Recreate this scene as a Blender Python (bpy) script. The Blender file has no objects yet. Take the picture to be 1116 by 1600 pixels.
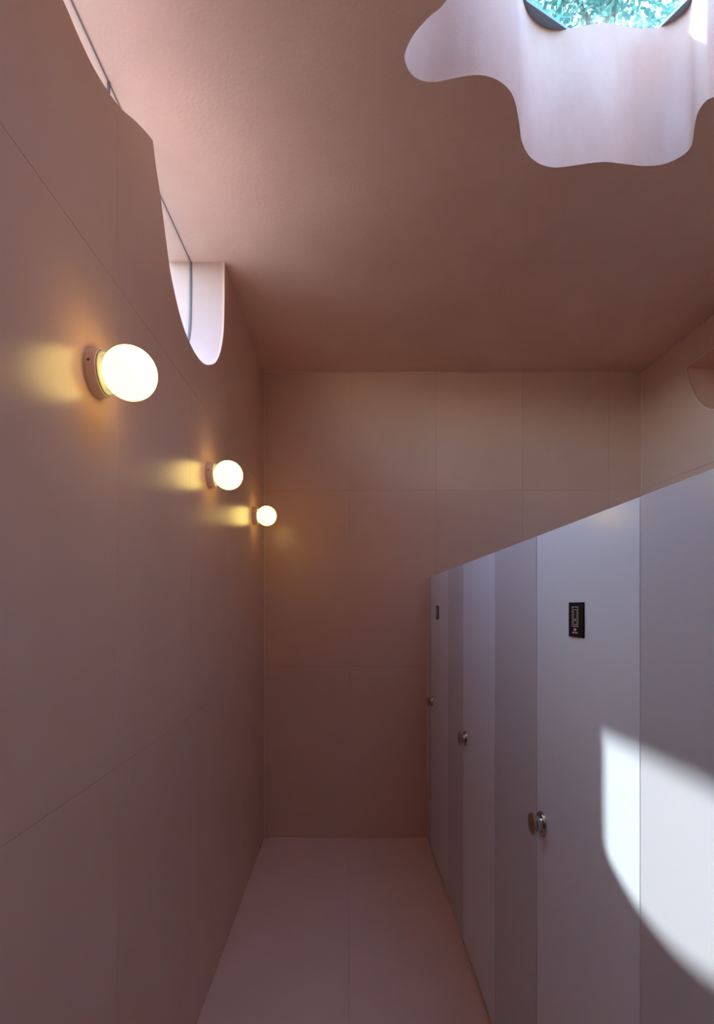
import bpy, bmesh, math, random
from mathutils import Vector, Matrix

scene = bpy.context.scene
COL = scene.collection
rnd = random.Random(7)

# ------------------------------------------------------------------ camera
FPX = 810.0                      # focal length in pixels of the 1116x1600 frame
EYE = 1.769
cam_d = bpy.data.cameras.new('camera')
cam = bpy.data.objects.new('camera', cam_d)
COL.objects.link(cam)
cam.location = (0, 0, EYE)
cam.rotation_euler = (math.radians(90), 0, 0)
cam_d.sensor_fit = 'AUTO'
cam_d.sensor_width = 36.0
cam_d.lens = 36.0 * FPX / 1600.0
cam_d.shift_x = (558 - 545) / 1600.0
cam_d.shift_y = (950 - 800) / 1600.0
cam_d.clip_start = 0.02
scene.camera = cam

# ------------------------------------------------------------------ sky, sun, exposure
SUN_DIR = Vector((1.0, -0.96, -1.364)).normalized()
world = bpy.data.worlds.new('world')
scene.world = world
world.use_nodes = True
wn = world.node_tree
bg = wn.nodes['Background']
sky = wn.nodes.new('ShaderNodeTexSky')
sky.sky_type = 'NISHITA'
sky.sun_disc = False
sky.sun_elevation = math.asin(-SUN_DIR.z)
sky.sun_rotation = math.atan2(-SUN_DIR.x, -SUN_DIR.y)
sky.air_density = 1.0
sky.dust_density = 0.6
sky.ozone_density = 1.0
haze = wn.nodes.new('ShaderNodeMix'); haze.data_type = 'RGBA'      # thin white cloud over the blue
haze.inputs['Factor'].default_value = 0.15
haze.inputs['B'].default_value = (0.50, 0.52, 0.56, 1)
wn.links.new(sky.outputs[0], haze.inputs['A'])
wn.links.new(haze.outputs['Result'], bg.inputs[0])
bg.inputs[1].default_value = 4.0

sun_d = bpy.data.lights.new('sun', 'SUN')
sun_d.energy = 9.8
sun_d.angle = math.radians(0.75)
sun_d.color = (1.0, 0.965, 0.89)
sun = bpy.data.objects.new('sun', sun_d)
COL.objects.link(sun)
sun.rotation_euler = SUN_DIR.to_track_quat('-Z', 'Y').to_euler()
sun.location = (-6, 8, 12)

vs = scene.view_settings
vs.view_transform = 'Standard'
vs.look = 'None'
vs.gamma = 1.0
vs.use_curve_mapping = False
vs.exposure = 0.12
cy = scene.cycles
cy.max_bounces = 16
cy.diffuse_bounces = 12
cy.glossy_bounces = 6
cy.transparent_max_bounces = 16
cy.caustics_reflective = False
cy.caustics_refractive = False

# ------------------------------------------------------------------ dimensions (metres)
XL = -0.649          # left wall tile face
XP = 0.604           # stall front face
XR = 2.25            # right wall tile face
YB = 3.98            # back wall tile face
YF = -2.2            # wall behind the camera
ZC = 3.577           # ceiling
ZT = 4.14            # top of the roof / skylight shaft
XO = -0.943          # outer face of the left wall and roof edge
XG = -0.826          # glass plane of the left windows
TT = 0.012           # tile thickness
PH = 2.0             # stall front height

# ------------------------------------------------------------------ materials
def new_mat(name):
    m = bpy.data.materials.new(name)
    m.use_nodes = True
    nt = m.node_tree
    return m, nt, nt.nodes['Principled BSDF']

def plain(name, col, rough=0.5, metal=0.0, spec=0.5, coat=0.0):
    m, nt, p = new_mat(name)
    p.inputs['Base Color'].default_value = (*col, 1)
    p.inputs['Roughness'].default_value = rough
    p.inputs['Metallic'].default_value = metal
    p.inputs['Specular IOR Level'].default_value = spec
    p.inputs['Coat Weight'].default_value = coat
    return m

def mottled(name, c1, c2, scale, rough, bump=0.0, bscale=300, spec=0.5, rand=0.0, detail=6, stretch=None):
    m, nt, p = new_mat(name)
    N, L = nt.nodes, nt.links
    tc = N.new('ShaderNodeTexCoord')
    vec = tc.outputs['Object']
    if stretch:
        mp = N.new('ShaderNodeMapping')
        mp.inputs['Scale'].default_value = stretch
        L.new(vec, mp.inputs[0]); vec = mp.outputs[0]
    nz = N.new('ShaderNodeTexNoise')
    nz.inputs['Scale'].default_value = scale
    nz.inputs['Detail'].default_value = detail
    nz.inputs['Roughness'].default_value = 0.6
    L.new(vec, nz.inputs['Vector'])
    mr = N.new('ShaderNodeMapRange')
    mr.inputs[1].default_value = 0.3; mr.inputs[2].default_value = 0.7
    L.new(nz.outputs[0], mr.inputs[0])
    mix = N.new('ShaderNodeMix'); mix.data_type = 'RGBA'
    mix.inputs['A'].default_value = (*c1, 1); mix.inputs['B'].default_value = (*c2, 1)
    L.new(mr.outputs[0], mix.inputs['Factor'])
    out = mix.outputs['Result']
    if rand:
        oi = N.new('ShaderNodeObjectInfo')
        m2 = N.new('ShaderNodeMapRange')
        m2.inputs[3].default_value = 1 - rand; m2.inputs[4].default_value = 1 + rand
        L.new(oi.outputs['Random'], m2.inputs[0])
        hs = N.new('ShaderNodeHueSaturation')
        L.new(m2.outputs[0], hs.inputs['Value']); L.new(out, hs.inputs['Color'])
        out = hs.outputs[0]
    L.new(out, p.inputs['Base Color'])
    p.inputs['Roughness'].default_value = rough
    p.inputs['Specular IOR Level'].default_value = spec
    if bump:
        nb = N.new('ShaderNodeTexNoise')
        nb.inputs['Scale'].default_value = bscale
        nb.inputs['Detail'].default_value = 3
        L.new(tc.outputs['Object'], nb.inputs['Vector'])
        b = N.new('ShaderNodeBump')
        b.inputs['Strength'].default_value = bump
        b.inputs['Distance'].default_value = 0.002
        L.new(nb.outputs[0], b.inputs['Height'])
        L.new(b.outputs[0], p.inputs['Normal'])
    return m

def thin_glass(name, tint, rough=0.0, refl=1.0):
    m = bpy.data.materials.new(name); m.use_nodes = True
    nt = m.node_tree; N, L = nt.nodes, nt.links
    N.clear()
    o = N.new('ShaderNodeOutputMaterial')
    t = N.new('ShaderNodeBsdfTransparent'); t.inputs[0].default_value = (*tint, 1)
    g = N.new('ShaderNodeBsdfGlossy'); g.inputs['Roughness'].default_value = rough
    g.inputs[0].default_value = (refl, refl, refl, 1)
    f = N.new('ShaderNodeFresnel'); f.inputs[0].default_value = 1.5
    mx = N.new('ShaderNodeMixShader')
    ge = N.new('ShaderNodeNewGeometry')          # same reflectance on either face of the thin pane
    io = N.new('ShaderNodeMapRange'); io.inputs[3].default_value = 1.5; io.inputs[4].default_value = 1/1.5
    L.new(ge.outputs['Backfacing'], io.inputs[0]); L.new(io.outputs[0], f.inputs[0])
    L.new(f.outputs[0], mx.inputs[0]); L.new(t.outputs[0], mx.inputs[1]); L.new(g.outputs[0], mx.inputs[2])
    L.new(mx.outputs[0], o.inputs[0])
    return m

M = {}
M['tile'] = mottled('pink_wall_tile', (0.63, 0.40, 0.305), (0.66, 0.425, 0.33), 3.0, 0.27, 0.05, 500, rand=0.02)
M['floor_tile'] = mottled('pink_floor_tile', (0.72, 0.50, 0.41), (0.76, 0.53, 0.44), 3.0, 0.42, 0.05, 500, rand=0.015)
M['grout'] = plain('grout', (0.50, 0.35, 0.30), 0.8)
M['plaster'] = mottled('pink_ceiling_plaster', (0.715, 0.455, 0.35), (0.785, 0.52, 0.41), 2.5, 0.85, 0.4, 80, spec=0.2)
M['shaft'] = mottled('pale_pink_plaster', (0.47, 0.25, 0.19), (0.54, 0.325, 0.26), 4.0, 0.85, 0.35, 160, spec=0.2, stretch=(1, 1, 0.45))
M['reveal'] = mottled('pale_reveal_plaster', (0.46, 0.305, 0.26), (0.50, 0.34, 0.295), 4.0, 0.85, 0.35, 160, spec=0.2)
M['caulk'] = plain('sealant', (0.68, 0.53, 0.47), 0.5)
M['door'] = plain('gloss_off_white_laminate', (0.69, 0.79, 0.93), 0.16, spec=0.6)
M['panel'] = plain('gloss_grey_laminate', (0.54, 0.585, 0.675), 0.2, spec=0.6)
M['chrome'] = plain('chrome', (0.45, 0.42, 0.40), 0.08, metal=1.0)
M['black'] = plain('black_sign_plate', (0.008, 0.005, 0.005), 0.55, spec=0.2)
M['white_ink'] = plain('white_ink', (0.85, 0.80, 0.82), 0.5)
M['lamp_body'] = plain('beige_lamp_body', (0.72, 0.52, 0.44), 0.45)
M['lamp_ring'] = plain('ivory_lamp_collar', (0.18, 0.19, 0.25), 0.4)
M['dark'] = plain('dark_metal', (0.08, 0.06, 0.05), 0.4)
M['seal'] = plain('grey_glazing_seal', (0.07, 0.065, 0.065), 0.6)
M['glass'] = thin_glass('clear_window_glass', (0.94, 0.97, 0.98))
M['teal_glass'] = thin_glass('teal_skylight_glass', (0.80, 0.95, 0.97))
M['alu'] = plain('blue_grey_frame', (0.16, 0.20, 0.25), 0.5, metal=0.0)
M['sky_blocker'] = mottled('grey_green_blocker', (0.16, 0.17, 0.13), (0.24, 0.24, 0.19), 0.8, 0.9, spec=0.1)
M['gap_shade'] = plain('dark_gap_shade', (0.03, 0.022, 0.02), 0.7, spec=0.2)  # near-black that stands for the shade in the door gaps
M['ground'] = mottled('pale_paving', (0.21, 0.205, 0.185), (0.24, 0.235, 0.215), 0.6, 0.9, spec=0.2)
M['bark'] = mottled('bark', (0.10, 0.075, 0.055), (0.17, 0.13, 0.10), 9, 0.9, spec=0.1)

def globe_mat():
    m, nt, p = new_mat('lit_opal_glass')
    p.inputs['Base Color'].default_value = (0.9, 0.85, 0.75, 1)
    p.inputs['Roughness'].default_value = 0.25
    p.inputs['Emission Color'].default_value = (1.0, 0.70, 0.18, 1)
    p.inputs['Emission Strength'].default_value = 4.4
    return m
M['globe'] = globe_mat()

def leaf_mat():
    m, nt, p = new_mat('leaf')
    p.inputs['Base Color'].default_value = (0.035, 0.11, 0.085, 1)
    p.inputs['Roughness'].default_value = 0.35
    N, L = nt.nodes, nt.links
    tr = N.new('ShaderNodeBsdfTranslucent'); tr.inputs[0].default_value = (0.09, 0.24, 0.20, 1)
    mx = N.new('ShaderNodeMixShader'); mx.inputs[0].default_value = 0.4
    L.new(p.outputs[0], mx.inputs[1]); L.new(tr.outputs[0], mx.inputs[2])
    L.new(mx.outputs[0], N['Material Output'].inputs[0])
    return m
M['leaf'] = leaf_mat()

# ------------------------------------------------------------------ helpers
def link(o, parent=None):
    COL.objects.link(o)
    if parent is not None:
        o.parent = parent
    return o

def tag(o, label=None, cat=None, group=None, kind=None):
    if label: o['label'] = label
    if cat: o['category'] = cat
    if group: o['group'] = group
    if kind: o['kind'] = kind
    return o

def from_bm(name, bm, mats, parent=None, smooth=False):
    me = bpy.data.meshes.new(name)
    bmesh.ops.recalc_face_normals(bm, faces=bm.faces[:])
    bm.to_mesh(me); bm.free()
    for k in (mats if isinstance(mats, (list, tuple)) else [mats]):
        me.materials.append(M[k])
    if smooth:
        for p in me.polygons: p.use_smooth = True
    return link(bpy.data.objects.new(name, me), parent)

def empty(name, loc, parent=None):
    o = bpy.data.objects.new(name, None)
    o.empty_display_size = 0.1
    o.location = loc
    return link(o, parent)

def add_box(bm, x0, x1, y0, y1, z0, z1, bevel=0.0, seg=1):
    vs_ = [bm.verts.new(p) for p in ((x0,y0,z0),(x1,y0,z0),(x1,y1,z0),(x0,y1,z0),(x0,y0,z1),(x1,y0,z1),(x1,y1,z1),(x0,y1,z1))]
    fs = [bm.faces.new([vs_[i] for i in f]) for f in ((0,3,2,1),(4,5,6,7),(0,1,5,4),(1,2,6,5),(2,3,7,6),(3,0,4,7))]
    if bevel:
        es = list({e for f in fs for e in f.edges})
        bmesh.ops.bevel(bm, geom=es, offset=bevel, segments=seg, profile=0.5, affect='EDGES')

def box(name, b, mat, parent=None, bevel=0.0, seg=1):
    bm = bmesh.new(); add_box(bm, *b, bevel=bevel, seg=seg)
    return from_bm(name, bm, mat, parent)

# a planar polygon given in (a, b) is pushed from t0 to t1; put(a, b, t) -> xyz
AX = {'x': lambda a, b, t: (t, a, b), 'y': lambda a, b, t: (a, t, b), 'z': lambda a, b, t: (a, b, t)}
def add_prism(bm, pts, axis, t0, t1, mat_side=0, chamfer=0.0):
    put = AX[axis]
    cl = [pts[0]]
    for p in pts[1:]:
        if abs(p[0]-cl[-1][0]) + abs(p[1]-cl[-1][1]) > 1e-5: cl.append(p)
    if abs(cl[0][0]-cl[-1][0]) + abs(cl[0][1]-cl[-1][1]) < 1e-5: cl.pop()
    n = len(cl)
    a = [bm.verts.new(put(p[0], p[1], t0)) for p in cl]
    b = [bm.verts.new(put(p[0], p[1], t1)) for p in cl]
    bm.faces.new(a); bm.faces.new(list(reversed(b)))
    for i in range(n):
        f = bm.faces.new((a[i], b[i], b[(i+1) % n], a[(i+1) % n])); f.material_index = mat_side

def prism(name, pts, axis, t0, t1, mat, parent=None, mat_side=0):
    bm = bmesh.new(); add_prism(bm, pts, axis, t0, t1, mat_side)
    return from_bm(name, bm, mat, parent)

def lathe(bm, prof, origin, axis, seg=40, mat=0):
    """prof: (distance along axis, radius)"""
    ax = Vector(axis).normalized()
    u = ax.orthogonal().normalized(); v = ax.cross(u)
    o = Vector(origin); rings = []
    for d, r in prof:
        if r < 1e-6:
            rings.append([bm.verts.new(o + ax*d)])
        else:
            rings.append([bm.verts.new(o + ax*d + (u*math.cos(2*math.pi*k/seg) + v*math.sin(2*math.pi*k/seg))*r) for k in range(seg)])
    for r0, r1 in zip(rings, rings[1:]):
        for k in range(seg):
            k2 = (k+1) % seg
            if len(r0) == 1 and len(r1) == 1: continue
            if len(r0) == 1: f = bm.faces.new((r0[0], r1[k], r1[k2]))
            elif len(r1) == 1: f = bm.faces.new((r0[k], r1[0], r0[k2]))
            else: f = bm.faces.new((r0[k], r1[k], r1[k2], r0[k2]))
            f.smooth = True; f.material_index = mat

def lathe_obj(name, prof, origin, axis, mat, parent=None, seg=40, sharp=35):
    bm = bmesh.new(); lathe(bm, prof, origin, axis, seg)
    bm.normal_update()
    o = from_bm(name, bm, mat, parent)
    me = o.data
    try:
        me.set_sharp_from_angle(angle=math.radians(sharp))
    except Exception:
        pass
    return o

def grid(lo, hi, anchor, step):
    out = [lo]
    k = math.ceil((lo - anchor) / step + 0.02)
    while anchor + k*step < hi - 0.01:
        if anchor + k*step > lo + 0.01: out.append(anchor + k*step)
        k += 1
    out.append(hi)
    return out

def catmull(pts, n=6, closed=False):
    out = []; m = len(pts)
    rng = range(m) if closed else range(m-1)
    for i in rng:
        p0 = pts[(i-1) % m] if (closed or i > 0) else pts[i]
        p1 = pts[i]; p2 = pts[(i+1) % m]
        p3 = pts[(i+2) % m] if (closed or i+2 < m) else p2
        for k in range(n):
            t = k/n
            out.append(tuple(0.5*(2*p1[c] + (p2[c]-p0[c])*t + (2*p0[c]-5*p1[c]+4*p2[c]-p3[c])*t*t + (3*p1[c]-p0[c]-3*p2[c]+p3[c])*t**3) for c in (0, 1)))
    if not closed: out.append(tuple(pts[-1]))
    return out

GAP = 0.0005         # half of a tile joint
RZ = [-0.0, 1.322, 2.673, ZC]

# ------------------------------------------------------------------ ground outside
gbm = bmesh.new(); add_box(gbm, -30, 30, -30, 30, -0.25, -0.10)
tag(from_bm('ground', gbm, 'ground'), kind='structure')
# unseen block, added to cut the low sky light through the clerestory
nb = bmesh.new(); add_box(nb, -15, -12, -16, 22, -0.12, 4.2)
tag(from_bm('wall_sky_blocker', nb, 'sky_blocker'), kind='structure')

# ------------------------------------------------------------------ floor
floor = tag(box('floor', (-0.70, XR+0.05, YF-0.05, YB+0.05, -0.10, -TT), 'grout'), kind='structure')
fx = grid(XL, XR, 0.0, 0.662); fy = grid(YF, YB, 3.41, 1.351)
for a0, a1 in zip(fx, fx[1:]):
    for b0, b1 in zip(fy, fy[1:]):
        box('tile', (a0+GAP, a1-GAP, b0+GAP, b1-GAP, -TT, 0.0), 'floor_tile', floor, 0.0006)

# ------------------------------------------------------------------ back wall
wall_back = tag(box('wall_back', (-0.70, XR+0.05, YB+TT, YB+0.25, -0.10, ZC+0.02), 'grout'), kind='structure')
bx = grid(XL, XR, 0.01, 0.662)
for a0, a1 in zip(bx, bx[1:]):
    for b0, b1 in zip(RZ, RZ[1:]):
        box('tile', (a0+GAP, a1-GAP, YB, YB+TT, b0+GAP, b1-GAP), 'tile', wall_back, 0.0006)

# ------------------------------------------------------------------ left wall: wavy top edge under the clerestory
TOP = [(-0.95, 3.45), (-0.92, 3.28), (-0.82, 3.07), (-0.62, 2.96), (-0.35, 2.95), (-0.05, 3.03), (0.18, 3.22), (0.30, 3.31)]
TOP2 = [(0.30, 3.31), (0.48, 3.24), (0.70, 3.19), (0.95, 3.160), (1.18, 3.150), (1.2155, 3.146), (1.259, 3.142), (1.3175, 3.1435),
        (1.397, 3.162), (1.478, 3.193), (1.569, 3.246), (1.662, 3.294), (1.717, 3.318)]
TOP3 = [(1.717, 3.318), (1.745, 3.258), (1.788, 3.187), (1.836, 3.089), (1.884, 2.998), (1.951, 2.928), (2.022, 2.880), (2.098, 2.855),
        (2.196, 2.846), (2.306, 2.860), (2.411, 2.900), (2.533, 2.972), (2.6285, 3.075), (2.689, 3.205), (2.706, 3.342), (2.709, 3.463), (2.710, ZC)]
topline = catmull([(-0.951, ZC)] + TOP, 5)[:-1] + catmull(TOP2, 4)[:-1] + catmull(TOP3, 5)
topline = [(y, min(z, ZC)) for y, z in topline]
mono = [topline[0]]
for p in topline[1:]:
    mono.append((max(p[0], mono[-1][0] + 1e-5), p[1]))
topline = mono
full_top = [(YF, ZC)] + topline + [(YB, ZC)]
def T(y):
    for (y0, z0), (y1, z1) in zip(full_top, full_top[1:]):
        if y0 <= y <= y1:
            return z0 if y1 - y0 < 1e-9 else z0 + (z1-z0)*(y-y0)/(y1-y0)
    return ZC
body_top = [(YF-0.05, ZC+0.02), (topline[0][0], ZC+0.02)] + topline + [(topline[-1][0]+1e-4, ZC+0.02), (YB+0.05, ZC+0.02)]
wall_left = tag(prism('wall_left', [(YB+0.05, -0.10), (YF-0.05, -0.10)] + body_top, 'x', XO, XL-TT, ['reveal'], None), kind='structure')
ly = grid(YF, YB, 1.452, 0.662)
for y0, y1 in zip(ly, ly[1:]):
    y0g, y1g = y0+GAP, y1-GAP
    for z0, z1 in zip(RZ, RZ[1:]):
        if z1 < 2.8:
            box('tile', (XL-TT, XL, y0g, y1g, z0+GAP, z1-GAP), 'tile', wall_left, 0.0006)
        else:
            inner = [(y, min(z, z1-GAP)) for y, z in topline if y0g < y < y1g]
            pts = [(y1g, z0+GAP), (y0g, z0+GAP), (y0g, min(T(y0g), z1-GAP))] + inner + [(y1g, min(T(y1g), z1-GAP))]
            prism('tile', pts, 'x', XL-TT, XL, 'tile', wall_left)

# clerestory glazing over the left wall: two panes in a grey seal
def clerestory(name, ya, yb):
    seg = [(ya, T(ya))] + [(y, z) for y, z in topline if ya < y < yb] + [(yb, T(yb))]
    w = tag(empty(name, (XG, (ya+yb)/2, ZC)), kind='structure')
    inv = Matrix.Translation(w.location).inverted()
    p = prism('pane', [(yb, ZC+0.005), (ya, ZC+0.005)] + [(y, z-0.004) for y, z in seg], 'x', XG-0.004, XG+0.004, 'glass', w)
    p.matrix_parent_inverse = inv
    bm = bmesh.new()
    up = [(y, z+0.0) for y, z in seg]
    # strip that follows the curved sill
    low = []
    for i, (y, z) in enumerate(seg):
        a = seg[max(i-1, 0)]; b = seg[min(i+1, len(seg)-1)]
        t = Vector((b[0]-a[0], b[1]-a[1]));
        t = t.normalized() if t.length > 1e-6 else Vector((1, 0))
        low.append((y - t.y*0.003, min(z + t.x*0.003, ZC)))
    A = [bm.verts.new((XG-0.006, y, z-0.004)) for y, z in up]; B = [bm.verts.new((XG+0.006, y, z-0.004)) for y, z in up]
    C_ = [bm.verts.new((XG+0.006, y, z)) for y, z in low]; D = [bm.verts.new((XG-0.006, y, z)) for y, z in low]
    for i in range(len(up)-1):
        for P, Q in ((A, B), (B, C_), (C_, D), (D, A)):
            bm.faces.new((P[i], Q[i], Q[i+1], P[i+1]))
    for k in (0, len(up)-1):
        bm.faces.new((A[k], B[k], C_[k], D[k]))
    o = from_bm('sill_seal', bm, 'seal', w); o.matrix_parent_inverse = inv
    o = box('head_seal', (XG-0.0025, XG+0.0025, ya, yb, ZC-0.003, ZC+0.004), 'seal', w); o.matrix_parent_inverse = inv
    return w
clerestory('window_1', 1.786, 2.7108)
clerestory('window_2', -0.94, 1.780)
tag(box('trim_4', (XG-0.0045, XG+0.0045, 1.780, 1.786, T(1.783)-0.004, ZC+0.002), 'seal'), kind='structure')

# ------------------------------------------------------------------ right wall with a U-shaped recess under the ceiling
RT = 3.37
REC = [(2.41, RT), (2.43, 3.24), (2.52, 3.08), (2.68, 2.995), (2.90, 2.975), (3.10, 2.978), (3.19, 2.992), (3.268, 3.035), (3.344, 3.112), (3.40, 3.21), (3.438, 3.30), (3.458, RT)]
rec = catmull(REC, 4)
m_ = [rec[0]]
for p in rec[1:]: m_.append((max(p[0], m_[-1][0]+1e-5), min(p[1], RT)))
rec = m_
rfull = [(YF, RT)] + rec + [(YB, RT)]
def RB(y):
    for (y0, z0), (y1, z1) in zip(rfull, rfull[1:]):
        if y0 <= y <= y1:
            return z0 + (z1-z0)*(y-y0)/max(y1-y0, 1e-9)
    return RT
rb = bmesh.new()
add_prism(rb, [(YB+0.05, -0.10), (YF-0.05, -0.10), (YF-0.05, RT)] + rec + [(YB+0.05, RT)], 'x', XR+TT, XR+0.36)
add_prism(rb, [(YB+0.05, RT), (YF-0.05, RT), (YF-0.05, ZC+0.02), (YB+0.05, ZC+0.02)], 'x', XR+TT, XR+0.36)
add_box(rb, XR+0.36, XR+0.44, YF-0.05, YB+0.05, -0.10, ZC+0.02)
wall_right = tag(from_bm('wall_right', rb, 'plaster'), kind='structure')
ry = grid(YF, YB, YB-0.30, 0.662)
for y0, y1 in zip(ry, ry[1:]):
    a, b = y0+GAP, y1-GAP
    for z0, z1 in zip(RZ, RZ[1:]):
        if z1 < 2.8 or b < rec[0][0] or a > rec[-1][0]:
            box('tile', (XR, XR+TT, a, b, z0+GAP, z1-GAP), 'tile', wall_right, 0.0006)
        else:
            bm = bmesh.new()
            add_prism(bm, [(b, z0+GAP), (a, z0+GAP), (a, RB(a))] + [p for p in rec if a < p[0] < b] + [(b, RB(b))], 'x', XR, XR+TT)
            add_prism(bm, [(b, RT), (a, RT), (a, z1-GAP), (b, z1-GAP)], 'x', XR, XR+TT)
            from_bm('tile', bm, 'tile', wall_right)
# pale bead round the recess
bead = bmesh.new()
lp = rec + [rec[0]]
for i in range(len(lp)-1):
    p, q = Vector((0, *lp[i])), Vector((0, *lp[i+1]))
    d = (q-p)
    if d.length < 1e-4: continue
    d.normalize(); nrm = Vector((0, -d.z, d.y))*0.0022
    c = []
    for X in (XR-0.0015, XR+0.004):
        for e in (p-nrm, p+nrm, q+nrm, q-nrm): c.append(bead.verts.new((X, e.y, e.z)))
    for f in ((0,1,2,3),(7,6,5,4),(0,4,5,1),(1,5,6,2),(2,6,7,3),(3,7,4,0)): bead.faces.new([c[k] for k in f])
tag(from_bm('trim_5', bead, 'caulk'), kind='structure')

# ------------------------------------------------------------------ wall behind the camera
tag(box('wall_front', (-0.70, XR+0.05, YF-0.25, YF, -0.10, ZC+0.02), 'plaster'), kind='structure')

# ------------------------------------------------------------------ sealant lines in the corners
tag(box('trim_1', (XL, XL+0.004, YB-0.005, YB, 0, ZC), 'caulk'), kind='structure')
tag(box('trim_2', (XL, XP-0.004, YB-0.006, YB, 0, 0.005), 'caulk'), kind='structure')
tag(box('trim_3', (XR-0.006, XR, YB-0.005, YB, 0, ZC), 'caulk'), kind='structure')
tag(box('trim_6', (XL, XR, YB-0.005, YB, ZC-0.004, ZC), 'caulk'), kind='structure')

# ------------------------------------------------------------------ ceiling with the cloud-shaped skylight shaft
def cpx(px, py):
    Y = FPX*(ZC-EYE)/(950.0-py); return ((px-545.0)*Y/FPX, Y)
SK = [cpx(*p) for p in ((698.5,0),(669,28),(646,55),(633.5,81),(633.5,97),(643,115.6),(660,126),(683,127.6),(715.6,121),(748,117),(775.7,124),
      (796.5,141),(805.7,162),(811,189.6),(815.4,219.6),(826.5,242.7),(845,256.6),(868,261.7),(900.5,258),(942,253),(974.5,256),(1006.8,259.4),
      (1039,256),(1067,242.7),(1081,226.5),(1085.4,198.8),(1090,178),(1101.6,159.5),(1116,151.6))]
SK += [(1.38,1.80),(1.46,1.74),(1.49,1.64),(1.45,1.54),(1.38,1.46),(1.35,1.35),(1.35,1.22),(1.32,1.08),(1.24,1.0),(1.10,0.97),
       (0.95,0.99),(0.80,1.01),(0.64,0.96),(0.50,0.88),(0.36,0.86),(0.25,0.93),(0.22,1.05),(0.27,1.17),(0.34,1.28),(0.35,1.41)]
hole = catmull(SK, 4, closed=True)
cb = bmesh.new()
def ring(pts, z): return [cb.verts.new((x, y, z)) for x, y in pts]
rect = [(XO, YF-0.25), (XR+0.44, YF-0.25), (XR+0.44, YB+0.25), (XO, YB+0.25)]
loops = {}
for z in (ZC, ZT):
    o_, h_ = ring(rect, z), ring(hole, z)
    es = []
    for l in (o_, h_):
        for i in range(len(l)): es.append(cb.edges.new((l[i], l[(i+1) % len(l)])))
    bmesh.ops.triangle_fill(cb, use_beauty=True, use_dissolve=False, edges=es)
    loops[z] = (o_, h_)
for i in range(4):
    cb.faces.new((loops[ZC][0][i], loops[ZC][0][(i+1) % 4], loops[ZT][0][(i+1) % 4], loops[ZT][0][i]))
n = len(hole)
sides = []
for i in range(n):
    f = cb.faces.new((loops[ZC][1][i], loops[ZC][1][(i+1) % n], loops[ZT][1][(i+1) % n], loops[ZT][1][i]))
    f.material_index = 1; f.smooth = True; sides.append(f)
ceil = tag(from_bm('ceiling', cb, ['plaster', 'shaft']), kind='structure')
ceil.data.set_sharp_from_angle(angle=math.radians(50))

# skylight: frame with chamfered opening, teal pane
sk = tag(empty('window_3', (1.0, 1.35, ZT)), kind='structure')
inv = Matrix.Translation(sk.location).inverted()
xs = [p[0] for p in hole]; ys = [p[1] for p in hole]
fx0, fx1, fy0, fy1 = min(xs)-0.08, max(xs)+0.08, min(ys)-0.08, max(ys)+0.08
opening = [(0.950, 2.151), (1.252, 2.155), (1.345, 1.975), (1.46, 1.80), (1.47, 1.40), (1.30, 0.99), (0.60, 0.90), (0.24, 0.92), (0.22, 1.76), (0.705, 2.030)]
fb = bmesh.new()
for z in (ZT, ZT+0.012):
    o_ = [fb.verts.new((x, y, z)) for x, y in ((fx0,fy0),(fx1,fy0),(fx1,fy1),(fx0,fy1))]
    h_ = [fb.verts.new((x, y, z)) for x, y in opening]
    es = []
    for l in (o_, h_):
        for i in range(len(l)): es.append(fb.edges.new((l[i], l[(i+1) % len(l)])))
    bmesh.ops.triangle_fill(fb, use_beauty=True, use_dissolve=False, edges=es)
    loops[z] = (o_, h_)
for k in (0, 1):
    a, b = loops[ZT][k], loops[ZT+0.012][k]
    for i in range(len(a)): fb.faces.new((a[i], a[(i+1) % len(a)], b[(i+1) % len(a)], b[i]))
o = from_bm('frame', fb, 'alu', sk); o.matrix_parent_inverse = inv
o = box('pane', (fx0+0.01, fx1-0.01, fy0+0.01, fy1-0.01, ZT+0.012, ZT+0.024), 'teal_glass', sk); o.matrix_parent_inverse = inv

# ------------------------------------------------------------------ stall fronts: doors and fixed panels
TH = 0.034
def sub(o, root):
    o.matrix_parent_inverse = Matrix.Translation(root.location).inverted()
    return o

def knob(root, y, z):
    k = lathe_obj('knob', [(0, 0), (0, 0.026), (0.004, 0.026), (0.009, 0.0235), (0.021, 0.0235), (0.0245, 0.0255), (0.0265, 0.031), (0.0285, 0.033), (0.032, 0.033), (0.034, 0.0315), (0.0335, 0.024), (0.0325, 0.0)],
                  (XP+0.0005, y, z), (-1, 0, 0), 'chrome', root, 48)
    sub(k, root)
    r = lathe_obj('rose', [(0, 0), (0, 0.038), (0.003, 0.038), (0.006, 0.036), (0.0075, 0.028), (0.008, 0.0)], (XP+0.0005, y, z), (-1, 0, 0), 'chrome', k, 48)
    b = bmesh.new(); add_box(b, XP-0.0335, XP-0.0322, y-0.0015, y+0.0015, z-0.007, z+0.007)
    from_bm('slot', b, 'dark', k)
    return k

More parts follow.
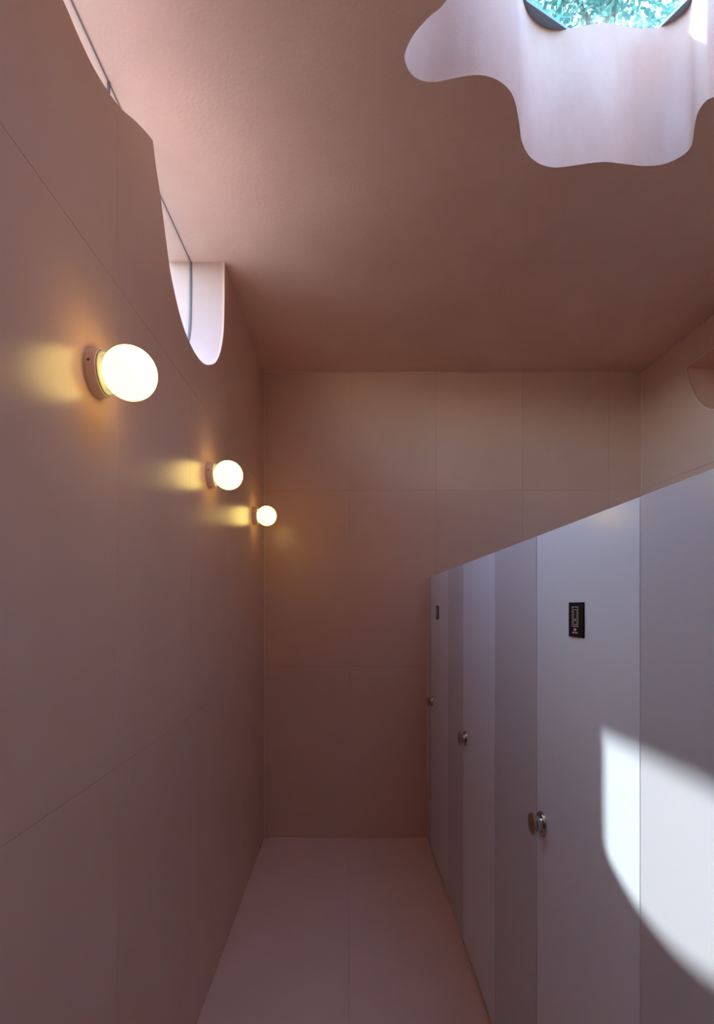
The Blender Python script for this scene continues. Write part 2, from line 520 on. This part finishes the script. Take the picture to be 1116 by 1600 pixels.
def sign(root, y, z):
    X0 = XP - 0.004
    s = box('sign', (X0, XP, y-0.044, y+0.044, z-0.046, z+0.046), 'black', root, 0.0012, 2)
    sub(s, root)
    XI = X0 - 0.0004
    def outline(bm, yc, zc, hw, hh, t):
        for q in ((yc-hw, yc+hw, zc+hh-t, zc+hh), (yc-hw, yc+hw, zc-hh, zc-hh+t), (yc-hw, yc-hw+t, zc-hh+t, zc+hh-t), (yc+hw-t, yc+hw, zc-hh+t, zc+hh-t)):
            add_box(bm, XI, X0, *q)
    bm = bmesh.new()
    yc = y + 0.0035; zc = z + 0.008
    outline(bm, yc, zc, 0.0185, 0.0265, 0.0016)
    outline(bm, yc-0.001, zc-0.001, 0.0100, 0.0205, 0.0014)
    add_box(bm, XI, X0, yc-0.0025, yc+0.0025, zc-0.0115, zc-0.0055)
    from_bm('pictogram', bm, 'white_ink', s)
    bm = bmesh.new()
    zt = z - 0.0265
    for gy in (yc+0.0042, yc-0.0042):            # two dense square characters
        for dy in (-0.0028, 0.0, 0.0028): add_box(bm, XI, X0, gy+dy-0.0006, gy+dy+0.0006, zt-0.0032, zt+0.0032)
        for dz in (-0.0030, 0.0004, 0.0030): add_box(bm, XI, X0, gy-0.0030, gy+0.0030, zt+dz-0.0005, zt+dz+0.0005)
    zt = z - 0.0345
    r = random.Random(3)
    pos = yc + 0.0165
    for word in (4, 4):                           # two short words in small lettering
        for k in range(word):
            h = 0.0026 if k == 0 else 0.0017
            add_box(bm, XI, X0, pos-0.0006, pos, zt-0.0018, zt-0.0018+2*h*0.8)
            add_box(bm, XI, X0, pos-0.0027, pos-0.0006, zt-0.0018+r.choice((0, 0.0012, 0.0022)), zt-0.0010+r.choice((0, 0.0012, 0.0022)) + 0.0003)
            add_box(bm, XI, X0, pos-0.0031, pos-0.0025, zt-0.0018, zt+0.0010)
            pos -= 0.0037
        pos -= 0.0028
    from_bm('lettering', bm, 'white_ink', s)
    return s

def stall_door(y0, y1, label, with_sign):
    """y0 nearer the camera, y1 farther (knob side)"""
    root = tag(empty('stall_door', (XP+TH/2, (y0+y1)/2, 0)), label, 'door', 'doors of the toilet stalls')
    sub(box('leaf', (XP, XP+TH, y0+0.002, y1-0.005, 0.020, PH), 'door', root, 0.002, 2), root)
    sub(box('bottom_gap_shade', (XP+0.010, XP+TH-0.004, y0+0.006, y1-0.008, 0.001, 0.024), 'gap_shade', root), root)  # dark strip that paints the shade in the gap under the door
    knob(root, y1-0.052, 1.095)
    if with_sign: sign(root, y1-0.30 if y1 < 2 else y1-0.272, 1.738)
    return root

def panel(y0, y1, label):
    return tag(box('partition_panel', (XP, XP+TH, y0, y1, 0.0, PH), 'panel', None, 0.0015, 2), label, 'panel', 'fixed panels between the stall doors')

stall_door(1.073, 1.670, 'off-white stall door with black sign and a patch of sunlight on it', True)
stall_door(2.146, 2.733, 'off-white stall door without a sign, between two grey partition panels', False)
stall_door(3.156, 3.793, 'off-white stall door with black sign beside the back wall post', True)
panel(0.597, 1.073, 'grey partition panel with the broad sunlit patch, beside the sunlit door')
panel(1.670, 2.146, 'wider grey partition panel between the sunlit door and the door without a sign')
panel(2.733, 3.156, 'narrow dark grey partition panel between the signless door and the farthest door')
for i, y in enumerate((1.670, 2.733, 3.793, 1.073, 2.146, 3.156)):      # dark strips added as the shade in the door joints
    tag(box('trim_%d' % (20+i), (XP+0.014, XP+TH, y-0.006 if i < 3 else y-0.0002, y+0.0002 if i < 3 else y+0.0025, 0.022, PH-0.004), 'gap_shade'), kind='structure')
# further stall fronts, past the edge of the picture
stall_door(0.0, 0.597, 'off-white stall door beyond the sunlit grey panel', False)
panel(YF+0.002, 0.0, 'long grey partition panel that closes the row behind the sunlit panel')
post = tag(empty('partition_post', (XP+TH/2, 3.886, 0)), 'slim grey end post of the stall fronts standing against the back wall', 'post')
sub(box('body', (XP+0.004, XP+TH, 3.797, YB-0.001, 0, PH), 'panel', post, 0.001), post)
sub(box('edge_bead', (XP-0.002, XP+0.012, YB-0.022, YB-0.001, 0, PH+0.006), 'caulk', post, 0.002), post)
# pale sealant along the foot of the fixed panels
for i, (a, b) in enumerate(((0.597, 1.073), (1.670, 2.146), (2.733, 3.156))):
    tag(box('trim_%d' % (7+i), (XP-0.004, XP, a, b, 0, 0.005), 'caulk'), kind='structure')

# unseen walls between the stalls, added to hold back bounced sunlight
for i, y in enumerate((0.835, 1.908, 2.945)):
    tag(box('wall_stall_blocker_%d' % (i+1), (XP+TH, XR, y-0.017, y+0.017, 0.0, PH), 'panel', None, 0.001), kind='structure')

# ------------------------------------------------------------------ globe wall lamps
def wall_lamp(y, z, label):
    root = tag(empty('wall_lamp', (XL, y, z)), label, 'lamp', 'globe lamps along the left wall')
    ax = (1, 0, 0)
    b = lathe_obj('base', [(-0.001, 0), (-0.001, 0.0585), (0.0, 0.0585), (0.026, 0.0585), (0.0285, 0.0570), (0.0285, 0.050), (0.016, 0.046), (0.016, 0)], (0, 0, 0), ax, 'lamp_body', root, 64)
    lathe_obj('collar', [(0.016, 0.0), (0.0282, 0.0548), (0.0300, 0.0556), (0.0318, 0.0540), (0.0325, 0.0495), (0.024, 0.041), (0.023, 0.0)], (0, 0, 0), ax, 'lamp_ring', root, 64)
    R, c = 0.0665, 0.0905
    g = [(c + R*math.cos(math.pi - math.pi*k/32), R*math.sin(math.pi*k/32)) for k in range(33)]
    g[0] = (g[0][0], 0); g[-1] = (g[-1][0], 0)
    lathe_obj('globe', g, (0, 0, 0), ax, 'globe', root, 64, 180)
    # set screw on the side of the base towards the room's entrance, a little below the middle
    a = math.radians(172)
    d = Vector((0, math.cos(a), math.sin(a)))
    p = d*0.0583 + Vector((0.013, 0, 0.0))
    lathe_obj('screw', [(0, 0), (0, 0.0036), (0.001, 0.0036), (0.0012, 0.0028), (0.0006, 0.0014), (0.0006, 0)], p, d, 'dark', b, 16)
    return root
wall_lamp(1.324, 2.368, 'lit globe wall lamp farthest from the back wall, with a visible screw in its base')
wall_lamp(2.405, 2.385, 'lit globe wall lamp below the deep U-shaped clerestory opening')
wall_lamp(3.528, 2.396, 'lit globe wall lamp beside the corner of the back wall')

# ------------------------------------------------------------------ tree above the skylight
def tube(bm, pts, radii, seg=7):
    rings = []
    for i, p in enumerate(pts):
        p = Vector(p)
        d = (Vector(pts[min(i+1, len(pts)-1)]) - Vector(pts[max(i-1, 0)])).normalized()
        u = d.orthogonal().normalized(); v = d.cross(u)
        rings.append([bm.verts.new(p + (u*math.cos(2*math.pi*k/seg) + v*math.sin(2*math.pi*k/seg))*radii[i]) for k in range(seg)])
    for a, b in zip(rings, rings[1:]):
        for k in range(seg): bm.faces.new((a[k], a[(k+1) % seg], b[(k+1) % seg], b[k])).smooth = True
    bm.faces.new(rings[0]); bm.faces.new(rings[-1])

TC = Vector((3.3, 6.6, 8.2))
tree = tag(empty('tree', (4.6, 8.6, -0.10)), 'leafy green tree seen through the teal glass of the skylight', 'tree')
tb = bmesh.new()
tube(tb, [(4.6, 8.6, -0.12), (4.5, 8.4, 2.0), (4.2, 7.9, 4.5), (3.7, 7.2, 6.6), (3.4, 6.8, 8.4), (3.2, 6.5, 9.6)], [0.24, 0.2, 0.17, 0.13, 0.09, 0.04], 10)
sub(from_bm('trunk', tb, 'bark', tree), tree)
brb = bmesh.new(); tips = []
for k in range(34):
    t = rnd.uniform(0.0, 1.0)
    p0 = Vector((3.9, 7.5, 5.8)).lerp(Vector((3.25, 6.55, 9.2)), t)
    a = rnd.uniform(0, 2*math.pi); Ln = rnd.uniform(1.3, 2.7)
    dirv = Vector((math.cos(a), math.sin(a), rnd.uniform(-0.1, 0.5))).normalized()
    p1 = p0 + dirv*Ln*0.5 + Vector((0, 0, 0.15)); p2 = p0 + dirv*Ln + Vector((0, 0, rnd.uniform(-0.2, 0.3)))
    tube(brb, [p0, p1, p2], [0.045, 0.028, 0.008], 5)
    tips += [p1, (p1+p2)/2, p2, p2]
sub(from_bm('branches', brb, 'bark', tree), tree)
verts, faces = [], []
for k in range(60000):
    c = rnd.choice(tips) + Vector((rnd.gauss(0, 0.36), rnd.gauss(0, 0.36), rnd.gauss(0, 0.28)))
    s = rnd.uniform(0.025, 0.06)
    d = Vector((rnd.gauss(0, 1), rnd.gauss(0, 1), rnd.gauss(0, 0.5))).normalized()
    nn = Vector((rnd.gauss(0, 0.6), rnd.gauss(0, 0.6), 1)).normalized()
    w = d.cross(nn)
    if w.length < 1e-3: continue
    w.normalize(); up = w.cross(d)
    i = len(verts)
    verts += [c - d*s, c + w*s*0.45 + up*s*0.12, c + d*s, c - w*s*0.45 + up*s*0.12]
    faces += [(i, i+1, i+2), (i, i+2, i+3)]
lm = bpy.data.meshes.new('foliage')
lm.from_pydata([tuple(v) for v in verts], [], faces)
lm.materials.append(M['leaf'])
fo = link(bpy.data.objects.new('foliage', lm), tree); sub(fo, tree); fo['kind'] = 'stuff'
